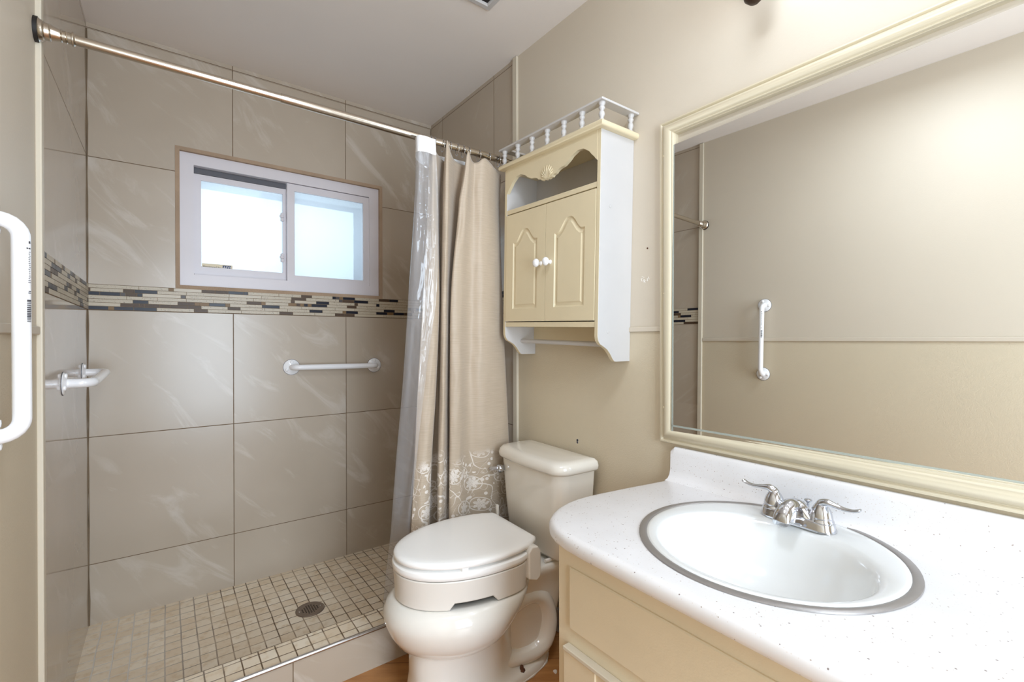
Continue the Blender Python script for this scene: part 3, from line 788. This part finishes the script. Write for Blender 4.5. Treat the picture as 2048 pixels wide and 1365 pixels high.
# bowl
g.loft([egg(.37, .52, .080, .150, .45), egg(.355, .585, .108, .172, .45), egg(.34, .630, .138, .190, .45), egg(.325, .662, .165, .215, .45), egg(.30, .684, .186, .250, .44),
        egg(.27, .697, .197, .285, .44), egg(.245, .699, .198, .310, .44), egg(.225, .688, .191, .334, .43), egg(.215, .672, .181, .347, .42), egg(.225, .655, .170, .352, .41), egg(.26, .620, .135, .352, .41),
        egg(.28, .600, .118, .340, .41), egg(.30, .56, .10, .26, .40), egg(.36, .50, .06, .20, .42)], 0)
# pedestal and foot
g.loft([sup(.37, 0, .268, .118, 0, 40, 2.6, .27), sup(.37, 0, .268, .118, .018, 40, 2.6, .27), sup(.37, 0, .262, .110, .028, 40, 2.6, .262), sup(.42, 0, .204, .098, .042, 40, 2.8, .18),
        sup(.42, 0, .197, .093, .10, 40, 2.8, .16), sup(.42, 0, .198, .094, .15, 40, 2.6, .16), sup(.42, 0, .195, .11, .185, 40, 2.2, .16)], 0)
# rear column, deck and trapway
g.loft([sup(.17, 0, .14, .070, .02, 32, 3, .08), sup(.17, 0, .14, .070, .12, 32, 3, .10), sup(.16, 0, .15, .078, .20, 32, 3, .12), sup(.15, 0, .17, .090, .27, 32, 3.2, .13), sup(.15, 0, .19, .102, .315, 32, 3.6, .135),
        sup(.15, 0, .20, .116, .340, 32, 4.5, .135), sup(.15, 0, .21, .122, .355, 32, 5, .14), sup(.15, 0, .21, .122, .370, 32, 5, .14), sup(.15, 0, .205, .117, .375, 32, 5, .135)], 0)
trap = [(.44, 0, .120), (.40, 0, .150), (.355, 0, .190), (.31, 0, .225), (.262, 0, .252), (.205, 0, .262), (.155, 0, .240), (.128, 0, .190), (.122, 0, .135), (.140, 0, .080), (.185, 0, .056), (.250, 0, .055), (.33, 0, .06)]
path = trap
rr = [.040, .046, .050, .052, .054, .055, .055, .055, .056, .056, .054, .050, .044]
P = [Vector(p) for p in path]; rings = []
fine = [catmull(P, i/4) for i in range(4*(len(P)-1)+1)]; rf = [rr[min(int(i/4), len(rr)-2)]+(rr[min(int(i/4), len(rr)-2)+1]-rr[min(int(i/4), len(rr)-2)])*((i/4) % 1 if i < 48 else 1) for i in range(len(fine))]
for i, p in enumerate(fine):
    t = (fine[min(i+1, len(fine)-1)]-fine[max(i-1, 0)]).normalized(); nn = Vector((0, 1, 0)); b = t.cross(nn)
    rings.append([p+nn*math.cos(2*PI*k/24)*rf[i]*1.85+b*math.sin(2*PI*k/24)*rf[i]*.86 for k in range(24)])
g.loft(rings)
bowl = g.obj('bowl', M['porcelain'], TO, sharp=70)
# tank
def tring(x0, x1, hw, z, bow=.012, r=.030, n=7):
    pts = []
    for (cx, cy, a0) in ((x1-r, hw-r, 0), (x0+.012, hw-.012, PI/2), (x0+.012, -hw+.012, PI), (x1-r, -hw+r, 3*PI/2)):
        q = r if cx > (x0+x1)/2 else .012
        for k in range(n):
            a = a0+PI/2*k/(n-1); pts.append((cx+q*math.cos(a), cy+q*math.sin(a)))
        if a0 == 3*PI/2: pass
    # bow of the front face between the two front corners
    m = []
    for k in range(1, 8):
        t = k/8; m.append((x1+bow*math.sin(PI*t), (-hw+r)+(2*hw-2*r)*t))
    return [(x, y, z) for x, y in pts+m]
g = G().loft([tring(.022, .140, .160, .386, .008, .04), tring(.014, .150, .168, .400, .008, .045), tring(.008, .160, .180, .52, .008, .05), tring(.003, .170, .190, .690, .008, .05), tring(.003, .170, .190, .706, .008, .05)])
tank = g.obj('tank', M['tank_porcelain'], TO, sharp=60)
g = G().loft([tring(.000, .180, .199, .697, .009, .055), tring(-.003, .184, .203, .703, .009, .058), tring(-.004, .185, .204, .714, .009, .058), tring(-.002, .181, .201, .728, .009, .058), tring(.004, .171, .192, .737, .009, .054), tring(.02, .15, .174, .7405, .008, .05), tring(.06, .11, .13, .742, .004, .03)])
g.obj('tank_lid', M['tank_porcelain'], TO, sharp=60)
g = G().lathe([(.009, -.006), (.014, .006), (.0165, .014), (.0155, .022), (.009, .027), (0, .029)], (.168, -.158, .650), (1, 0, 0), 20)
g.tube([(.192, -.158, .652), (.196, -.170, .650), (.198, -.190, .645), (.197, -.205, .641)], [.008, .0072, .0078, .006], 12)
g.obj('flush_lever', M['chrome'], TO, sharp=60)
# rusty floor bolt and caulk blobs
g = G().lathe([(.0120, 0), (.0120, .005), (.008, .007), (.0055, .018), (0, .020)], (.258, .094, .027), (0, 0, 1), 8)
rb = random.Random(4)
for _ in range(16):
    g.lathe([(.0008+.0016*rb.random(), 0), (.0012, .0006), (0, .0008)], (.235+rb.gauss(0, .022), .092+rb.gauss(0, .010), .0275), (0, 0, 1), 6)
g.obj('floor_bolt', M['rust'], TO)
rnd = random.Random(11); g = G()
pth = [(.030+.008*rnd.random(), .088+.006*rnd.random(), .377) if False else (.165-.016*i+.004*rnd.random(), .104+.006*rnd.random(), .381+.003*rnd.random()) for i in range(8)]
g.tube(pth, [.006+.004*rnd.random() for _ in pth], 8)
g.obj('caulk_bead', M['caulk'], TO, sharp=80)
g = G()
rim = sup(.37, 0, .238, .115, .003, 40, 2.6, .273)
g.tube(rim+[rim[0]], [.0045+.002*math.sin(i*2.1) for i in range(41)], 6)
g.obj('base_caulk', M['caulk'], TO, sharp=80)

# ------------------------------------------------------------------ raised toilet seat on the bowl
RS = tag(empty('raised_toilet_seat', (1.235, 1.335, 0), (0, 0, PI+(-.040))), 'thick white raised toilet seat with closed lid on the toilet bowl', 'toilet seat')
RX0, RX1 = .245, .667
def riser(z, grow=0): return egg(RX0-grow*.3, RX1+grow-.004, .178+grow, z, .385, 96, 3.2, 2.05)
# skirt with a shallow step cut in its lower edge on both sides
zt = .428
rows = []
def low(k):
    x = riser(0)[k][0]
    return .3525 if not (.420 < x < .555) else .372
R0 = riser(0); base_in = riser(0, -.004)
g = G()
rows.append([(p[0], p[1], low(k)) for k, p in enumerate(base_in)])
rows.append([(p[0], p[1], low(k)+.004) for k, p in enumerate(riser(0, 0))])
for z, gr in ((.398, .001), (.431, .004), (.4375, .0045), (.441, .0025)): rows.append([(p[0], p[1], z) for p in riser(0, gr)])
rows.append([(p[0], p[1], .441) for p in riser(0, -.03)])
g.loft(rows, 0, (False, False)); g.obj('riser', M['plastic2'], RS, sharp=32)
g = G().loft([[(p[0], p[1], z) for p in riser(0, gr)] for z, gr in ((.4430, .003), (.4465, .0065), (.4560, .0085), (.4640, .0065), (.4665, .002), (.4665, -.05))], 0, (False, False))
g.obj('seat_ring', M['plastic'], RS, sharp=45)
def lid(z, gr=0):
    # straight back edge, rounded front
    pts = []; x0, x1, hw = .222, .667+gr, .181+gr
    n = 72
    for k in range(n+1):
        t = -PI/2*1.02+PI*1.02*k/n
        c, s = math.cos(t), math.sin(t)
        x = .385+(x1-.385)*max(c, 0)**(1/1.06) if c > 0 else .385
        pts.append((x, hw*s))
    back = [(.385, hw), (.32, hw*.965), (.27, hw*.88), (.235, hw*.77), (x0-gr, hw*.70)]
    poly = [p for p in pts if p[0] > .39]+[(x, y) for x, y in back]+[(x, -y) for x, y in reversed(back)]
    return [(x, y, z) for x, y in poly]
g = G().loft([lid(.4745, -.006), lid(.4770, -.001), lid(.4850, 0), lid(.4910, -.003), lid(.4945, -.012), lid(.4960, -.03), lid(.4965, -.07)], 0, (True, True))
g.obj('seat_lid', M['plastic'], RS, sharp=60)
# bumpers, side hinge blocks and the back stand-up tab
for s in (-1, 1):
    g = G().prism([(.240, .378), (.255, .368), (.286, .380), (.288, .468), (.274, .485), (.248, .481), (.238, .464), (.236, .392)], lambda u, v, d: (u, d, v), s*.135, s*.176)
    g.obj('hinge_block', M['plastic2'], RS, bevel=.006, seg=3)
    G().box((.50, s*.150-.010, .4650), (.522, s*.150+.010, .4760)).obj('bumper', M['plastic'], RS, bevel=.002)
g = G().box((.214, -.131, .440), (.220, -.117, .524)); g.obj('lock_tab', M['plastic2'], RS, bevel=.0015)

# ------------------------------------------------------------------ vanity: cabinet, countertop, basin, faucet
VY0 = -.35
VA = tag(empty('vanity_cabinet', (.98, .25, 0)), 'cream painted vanity cabinet with slab front under the white countertop', 'cabinet')
VF = .742
g = G().box((VF, VY0, .085), (VF+.018, .812, .6955)); g.box((VF+.018, .796, .085), (XR-.001, .812, .6955)); g.box((VF+.018, VY0, .085), (XR-.001, VY0+.016, .6955)); g.box((VF+.018, VY0+.016, .085), (XR-.001, .796, .10)); g.box((VF+.06, VY0, 0), (XR-.001, .812, .086))
loc(g.obj('carcass', M['cream2'], bevel=.002), VA)
def raised_front(y0, y1, z0, z1, t, name, bev):
    r = [(y0, z0), (y1, z0), (y1, z1), (y0, z1)]; g = G()
    rings = [[(VF-d, u, v) for u, v in (inset_poly(r, i) if i else r)] for i, d in ((0, 0), (0, t-.0025), (.0025, t), (.012, t))]
    g.loft(rings, 0, (False, True)); return loc(g.obj(name, M['cream2'], weld=True, sharp=30), VA)
raised_front(.08, .771, .500, .640, .006, 'drawer_front', .004)
raised_front(VY0+.02, .060, .500, .640, .006, 'drawer_front', .004)
def vdoor(y0, y1):
    g = G().box((VF-.012, y0, .10), (VF, y1, .455))
    # framed panel: stiles standing proud of the slab
    for a, b in (((VF-.016, y1-.095, .10), (VF-.011, y1, .455)), ((VF-.016, y0, .10), (VF-.011, y0+.095, .455)), ((VF-.016, y0+.095, .10), (VF-.011, y1-.0965, .40))): g.box(a, b)
    d = loc(g.obj('door', M['cream2'], bevel=.0012), VA)
    g = G().box((VF-.020, y0, .4545), (VF, y1, .4640)); l = g.obj('top_edge_strip', M['trim'], bevel=.002)
    l.parent = d
vdoor(.275, .778); vdoor(-.245, .262)

CTZ = .735
out = [(1.2525, VY0), (1.2525, .846), (1.15, .862), (1.06, .877), (.966, .890), (.915, .895), (.879, .895), (.840, .890), (.800, .878), (.765, .860), (.735, .838), (.715, .812), (.701, .780), (.693, .740), (.690, .690), (.688, .55), (.688, .3), (.688, VY0)]
def smooth_closed(pts, keep):
    return pts
def c_inset(d):   # inset only along the free left and front edges
    res = []
    for i, (x, y) in enumerate(out):
        if x > 1.25: res.append((x, y-(d if y > 0 else 0))); continue
        a = Vector(out[i-1]); b = Vector(out[i]); c = Vector(out[(i+1) % len(out)]) if i < len(out)-1 else Vector((.688, VY0-.1))
        tdir = (c-a).normalized(); nrm = Vector((-tdir.y, tdir.x))
        p = b-nrm*d if False else b+Vector((-tdir.y, tdir.x))*d*(1 if (Vector((1.0, .3))-b).dot(Vector((-tdir.y, tdir.x))) > 0 else -1)
        if i == len(out)-1: p = Vector((.688+d, VY0))
        res.append((p.x, p.y))
    return res
SCX, SCY = .9925, .4595
hole = circ(SCX, SCY, .232, 64)
g = G()
g.plate_hole(c_inset(.016), [hole], XY, CTZ, CTZ, 0, False)
rings = [[(x, y, z) for x, y in c_inset(d)] for d, z in ((.016, CTZ), (.009, CTZ-.0015), (.003, CTZ-.006), (0, CTZ-.014), (0, CTZ-.026), (.003, CTZ-.033), (.009, CTZ-.0375), (.03, CTZ-.0385))]
g.loft(rings, 0, (False, False))
g.plate_hole(c_inset(.03), [hole], XY, CTZ-.0385, CTZ-.0385, 0, False)
g.loft([[(x, y, z) for x, y in hole] for z in (CTZ, CTZ-.0385)], 0, (False, False))
CTO = tag(empty('countertop', (.97, .25, CTZ)), 'white speckled laminate vanity countertop with rounded corner and backsplash', 'countertop')
loc(g.obj('counter_slab', M['counter'], weld=True, sharp=50), CTO)
sec = [(1.2528, CTZ-.004), (1.2528, .831), (1.240, .8325), (1.235, .831), (1.2325, .826), (1.2315, .815), (1.2305, CTZ+.030), (1.226, CTZ+.014), (1.217, CTZ+.004), (1.203, CTZ+.0004), (1.203, CTZ-.004)]
g = G().loft([[(x, .835, z) for x, z in sec], [(x, VY0, z) for x, z in sec]]);
g2 = [[(1.2528 if i < 2 else x+(.012 if i > 1 else 0)*(1 if x < 1.25 else 0)*0, .846, z-(.010 if z > .8 else 0)) for i, (x, z) in enumerate(sec)], [(x, .835, z) for x, z in sec]]
g.loft(g2, 0, (True, False))
loc(g.obj('backsplash', M['counter'], sharp=50), CTO)

SK = tag(empty('basin', (SCX, SCY, CTZ)), 'round white drop-in basin with stained metal rim set in the countertop', 'sink')
ring = [(.2495, .0006), (.2490, .0030), (.2440, .0042), (.2370, .0040), (.2335, .0030), (.2330, .0015)]
loc(G().lathe(ring, (SCX, SCY, CTZ), seg=72, cap=(False, False)).obj('rim_ring', M['ringmetal'], sharp=60), SK)
def ell(cx, cy, a, b, z, n=72): return [(cx+a*math.cos(2*PI*k/n), cy+b*math.sin(2*PI*k/n), z) for k in range(n)]
bw = [(0, .2335, .2335, .0022), (0, .231, .231, .0042), (-.004, .225, .225, .0048), (-.032, .186, .205, .0040), (-.036, .178, .197, .0005), (-.038, .172, .190, -.010), (-.040, .160, .178, -.045), (-.040, .140, .158, -.085), (-.040, .105, .122, -.118), (-.040, .06, .07, -.135), (-.040, .022, .022, -.140)]
g = G().loft([ell(SCX+dx, SCY-.004*(i > 2), a, b, CTZ+z) for i, (dx, a, b, z) in enumerate(bw)], 0, (False, True))
loc(g.obj('bowl', M['basin'], sharp=80), SK)
loc(G().lathe([(.022, 0), (.024, .002), (.016, .003), (.014, -.001), (0, -.001)], (SCX-.040, SCY-.004, CTZ-.139), seg=32).obj('drain_flange', M['chrome']), SK)

FA = tag(empty('faucet', (1.160, .464, CTZ+.0045), (0, 0, -.07)), 'chrome two handle centerset faucet at the back of the basin', 'faucet')
# local: +y left (towards window), -x towards the room
def stad(hl, hw, z, n=12):
    pts = []
    for k in range(n+1): a = PI*k/n; pts.append((hw*math.cos(a), hl-hw+hw*math.sin(a), z))
    for k in range(n+1): a = PI+PI*k/n; pts.append((hw*math.cos(a), -(hl-hw)+hw*math.sin(a), z))
    return pts
g = G().loft([stad(.0800, .0280, 0), stad(.0800, .0280, .004), stad(.0785, .0268, .007), stad(.0770, .0255, .016), stad(.0745, .0235, .020), stad(.0700, .0200, .0215)])
g.obj('base_plate', M['chrome'], FA, sharp=50)
# spout: wide hooded body that sweeps forward and down
def arc_ring(x, w, zc, h, n=18, tilt=0):
    return [(x+tilt*(math.sin(PI*k/n)), w*math.cos(PI*k/n), zc+h*max(math.sin(PI*k/n), 0)**.9) for k in range(n+1)]+[(x, -w*.6, zc-.002), (x, w*.6, zc-.002)]
sp_r = [arc_ring(x*(.74 if x < 0 else 1), w_, zb, tp-zb, 22) for x, w_, zb, tp in ((.027, .012, .004, .020), (.018, .024, .003, .034), (.004, .0315, .002, .047), (-.014, .0310, .002, .055), (-.032, .0275, .004, .0575), (-.050, .0245, .012, .0565), (-.068, .0225, .017, .0520), (-.084, .0205, .016, .0445), (-.096, .0180, .012, .0350), (-.103, .0140, .010, .0240))]
g = G().loft(sp_r); g.loft([[(cx_+rx*math.cos(2*PI*k/28), ry*math.sin(2*PI*k/28), z) for k in range(28)] for z, cx_, rx, ry in ((.010, -.002, .0255, .050), (.0215, -.004, .0250, .043), (.030, -.006, .0235, .036), (.040, -.008, .021, .029), (.050, -.008, .016, .019), (.054, -.008, .008, .009))])
g.obj('spout', M['chrome'], FA, sharp=75)
G().lathe([(.0105, 0), (.0105, -.008), (.008, -.008)], (-.065, 0, .014), (0, 0, 1), 20).obj('aerator', M['steel'], FA)
for s in (-1, 1):
    y = s*.0508
    g = G().lathe([(.0245, .019), (.0245, .022), (.0225, .024), (.0225, .027), (.0215, .034), (.0185, .044), (.0135, .053), (.0095, .059), (.0060, .063), (0, .0640)], (0, y, 0), seg=30)
    # lever arm sweeps outwards and slightly up
    L = [(0.000, y-s*.004, .050), (.000, y+s*.001, .0575), (-.001, y+s*.012, .0630), (-.002, y+s*.026, .0615), (-.003, y+s*.044, .0590), (-.004, y+s*.060, .0600), (-.004, y+s*.072, .0640), (-.004, y+s*.075, .0672)]
    pl = [catmull([Vector(p) for p in L], i/3) for i in range(3*7+1)]
    rad = [.010, .011, .0095, .0070, .0058, .0055, .0062, .0045]
    rd = [rad[min(i//3, 6)]+(rad[min(i//3, 6)+1]-rad[min(i//3, 6)])*((i % 3)/3 if i < 21 else 1) for i in range(22)]
    rings = []
    for i, p in enumerate(pl):
        t = (pl[min(i+1, 21)]-pl[max(i-1, 0)]).normalized(); nn = Vector((1, 0, 0)); b = t.cross(nn).normalized()
        wx = 1.0+.35*(i/21)
        rings.append([p+nn*math.cos(2*PI*k/16)*rd[i]*wx+b*math.sin(2*PI*k/16)*rd[i]*(.95-.45*i/21) for k in range(16)])
    g.loft(rings)
    g.obj('handle', M['chrome'], FA, sharp=75)
g = G().lathe([(.0028, .010), (.0028, .040), (.0045, .043), (.0078, .046), (.0085, .0485), (.006, .0505), (0, .051)], (.030, -.010, 0), seg=20)
g.obj('lift_rod', M['chrome'], FA, sharp=60)

# ------------------------------------------------------------------ mirror with painted moulding frame
MI = tag(empty('wall_mirror', (XR, .3, 1.34)), 'large wall mirror in a cream moulded frame above the vanity', 'mirror')
MY1, MY0, MZ0, MZ1 = .889, -.22, .8405, 1.829
fp = [(0, 0), (0, .012), (.0015, .0155), (.006, .0165), (.0085, .0150), (.0105, .0120), (.0125, .0120), (.018, .0215), (.026, .0275), (.034, .0290), (.040, .0268), (.0445, .0225), (.0465, .0205), (.0490, .0215), (.0515, .0205), (.0535, .0160), (.0545, .0165), (.056, .0150), (.056, 0)]
g = G()
rings = [[(XR-h, MY0+i, MZ0+i), (XR-h, MY1-i, MZ0+i), (XR-h, MY1-i, MZ1-i*.86), (XR-h, MY0+i, MZ1-i*.86)] for i, h in fp]
g.loft(rings, 0, (False, False))
fr = loc(g.obj('frame', M['frame'], sharp=32), MI)
for (y, z) in ((.80, 1.8005), (.575, 1.8005), (.33, 1.8005), (.866, 1.72), (.866, 1.30), (.866, .95)):
    b_ = G().lathe([(.0035, 0), (.0032, .002), (0, .003)], (XR-.024, y, z), (-1, 0, 0), 10).obj('nail_head', M['cream']); b_.parent = fr
# glass leans a little inside the frame
n_ = Vector((1, .018, -.0087)).normalized(); q_ = Vector((1.2320, .741, CAM_H))
def mx(y, z): return q_.x-(n_.y*(y-q_.y)+n_.z*(z-q_.z))/n_.x
c4 = [(-.18, .880), (.8395, .880), (.8395, 1.7470), (-.18, 1.7740)]
g = G().loft([[(mx(y, z), y, z) for y, z in c4], [(mx(y, z)+.004, y, z) for y, z in c4]], 0, (True, True))
mo = g.obj('glass', [M['mirror'], M['mir_edge']], smooth=False)
for p in mo.data.polygons:
    if abs(p.normal.x) < .5: p.material_index = 1
loc(mo, MI)
# worn silver at the rim of the glass
g = G(); e = .0045
for (y0, z0, y1, z1) in ((-.18, .895, .8395, .9005), (.8345, .880, .8395, 1.747)):
    g.loft([[(mx(y, z)-.0006, y, z) for y, z in ((y0, z0), (y1, z0), (y1, z1), (y0, z1))], [(mx(y, z)-.0001, y, z) for y, z in ((y0, z0), (y1, z0), (y1, z1), (y0, z1))]])
loc(g.obj('bevel_edge', M['mir_edge'], smooth=False), MI)

# ------------------------------------------------------------------ vanity light above the mirror (only the tip shows)
VL = tag(empty('vanity_light', (XR, .2, 2.06)), 'dark bronze vanity light over the mirror, only its lowest tip showing', 'wall light')
g = G().box((XR-.022, -.25, 2.072), (XR, .625, 2.13)); loc(g.obj('back_plate', M['bronze'], bevel=.004), VL)
for y in (-.17, .20, .565):
    g = G().tube([(XR-.02, y, 2.075), (XR-.06, y, 2.06), (XR-.085, y, 2.06)], .008, 10)
    g.lathe([(.0, -.002), (.012, 0), (.022, .010), (.026, .03), (.026, .055)], (XR-.085, y, 1.990), seg=20)
    arm = loc(g.obj('lamp_arm', M['bronze'], sharp=60), VL)
    sh = G().lathe([(.024, .0), (.040, .02), (.052, .06), (.055, .10), (.053, .10), (.050, .06), (.038, .022), (.022, .003)], (XR-.085, y, 2.043), seg=28, cap=(False, False)).obj('lamp_shade', M['bulb'], sharp=60)
    loc(sh, VL)
    l = bpy.data.lights.new('vanity_lamp', 'POINT'); l.energy = 1.5; l.color = (.76, .87, 1.0); l.shadow_soft_size = .05
    lo = bpy.data.objects.new('vanity_lamp', l); lo.location = (XR-.085-.16, y-.06, 2.14); COL.objects.link(lo)

CL = tag(empty('added_ceiling_light', (.34, .40, ZC)), 'round white ceiling light added as unseen fill above the middle of the room, out of frame', 'ceiling light')  # unseen fixture added to go with the overhead fill light
loc(G().lathe([(.19, 0), (.19, -.012), (.175, -.02), (.17, -.02)], (.34, .40, ZC), seg=40, cap=(True, True)).obj('base', M['white_lam']), CL)
loc(G().lathe([(.17, -.02), (.165, -.035), (.12, -.052), (.06, -.06), (0, -.062)], (.34, .40, ZC), seg=40).obj('diffuser', M['bulb'], sharp=60), CL)

# ------------------------------------------------------------------ ceiling vent
CV = tag(empty('ceiling_vent', (.92, 1.33, ZC)), 'white metal ceiling vent at the top edge, mostly out of frame', 'vent')
vx0, vx1, vy0, vy1 = .735, .990, 1.210, 1.467
def vr(i, z): return [(vx0+i, vy0+i, z), (vx1-i, vy0+i, z), (vx1-i, vy1-i, z), (vx0+i, vy1-i, z)]
g = G().loft([vr(0, ZC), vr(0, ZC-.004), vr(.004, ZC-.008), (vr(.022, ZC-.010)), vr(.026, ZC-.006), vr(.027, ZC-.001)], 0, (False, False))
loc(g.obj('vent_frame', M['white_lam'], sharp=30), CV)
loc(G().box((vx0+.02, vy0+.02, ZC-.002), (vx1-.02, vy1-.02, ZC-.0005)).obj('duct', M['dark'], smooth=False), CV)
pr = None
for i in range(9):
    x = vx0+.042+i*.0215
    if pr is None:
        pr = loc(G().prism([(-.008, -.0085), (-.007, -.0095), (.008, -.0030), (.007, -.0020)], lambda u, v, dd: (vx0+.042+u, dd, ZC+v), vy0+.024, vy1-.024).obj('louver', M['white_lam'], smooth=False), CV); o = pr
    else: o = copy_tree(pr, CV)
    if i: o.location.x = pr.location.x+i*.0215

# ------------------------------------------------------------------ small things
cr = [(rr_*math.cos(a), rr_*math.sin(a)) for a, rr_ in ((0, .008), (1, .006), (2, .009), (3.1, .005), (4.1, .008), (5.2, .006))]
g = G().loft([[(x, y, 0) for x, y in cr], [(x*.9, y*.9, .005) for x, y in cr], [(x*.35, y*.35, .009) for x, y in cr]])
o = g.obj('plaster_crumb', M['caulk']); o.location = (1.085, 1.205, .0005)
tag(o, 'small white crumb of caulk on the wood floor beside the toilet base', 'debris')
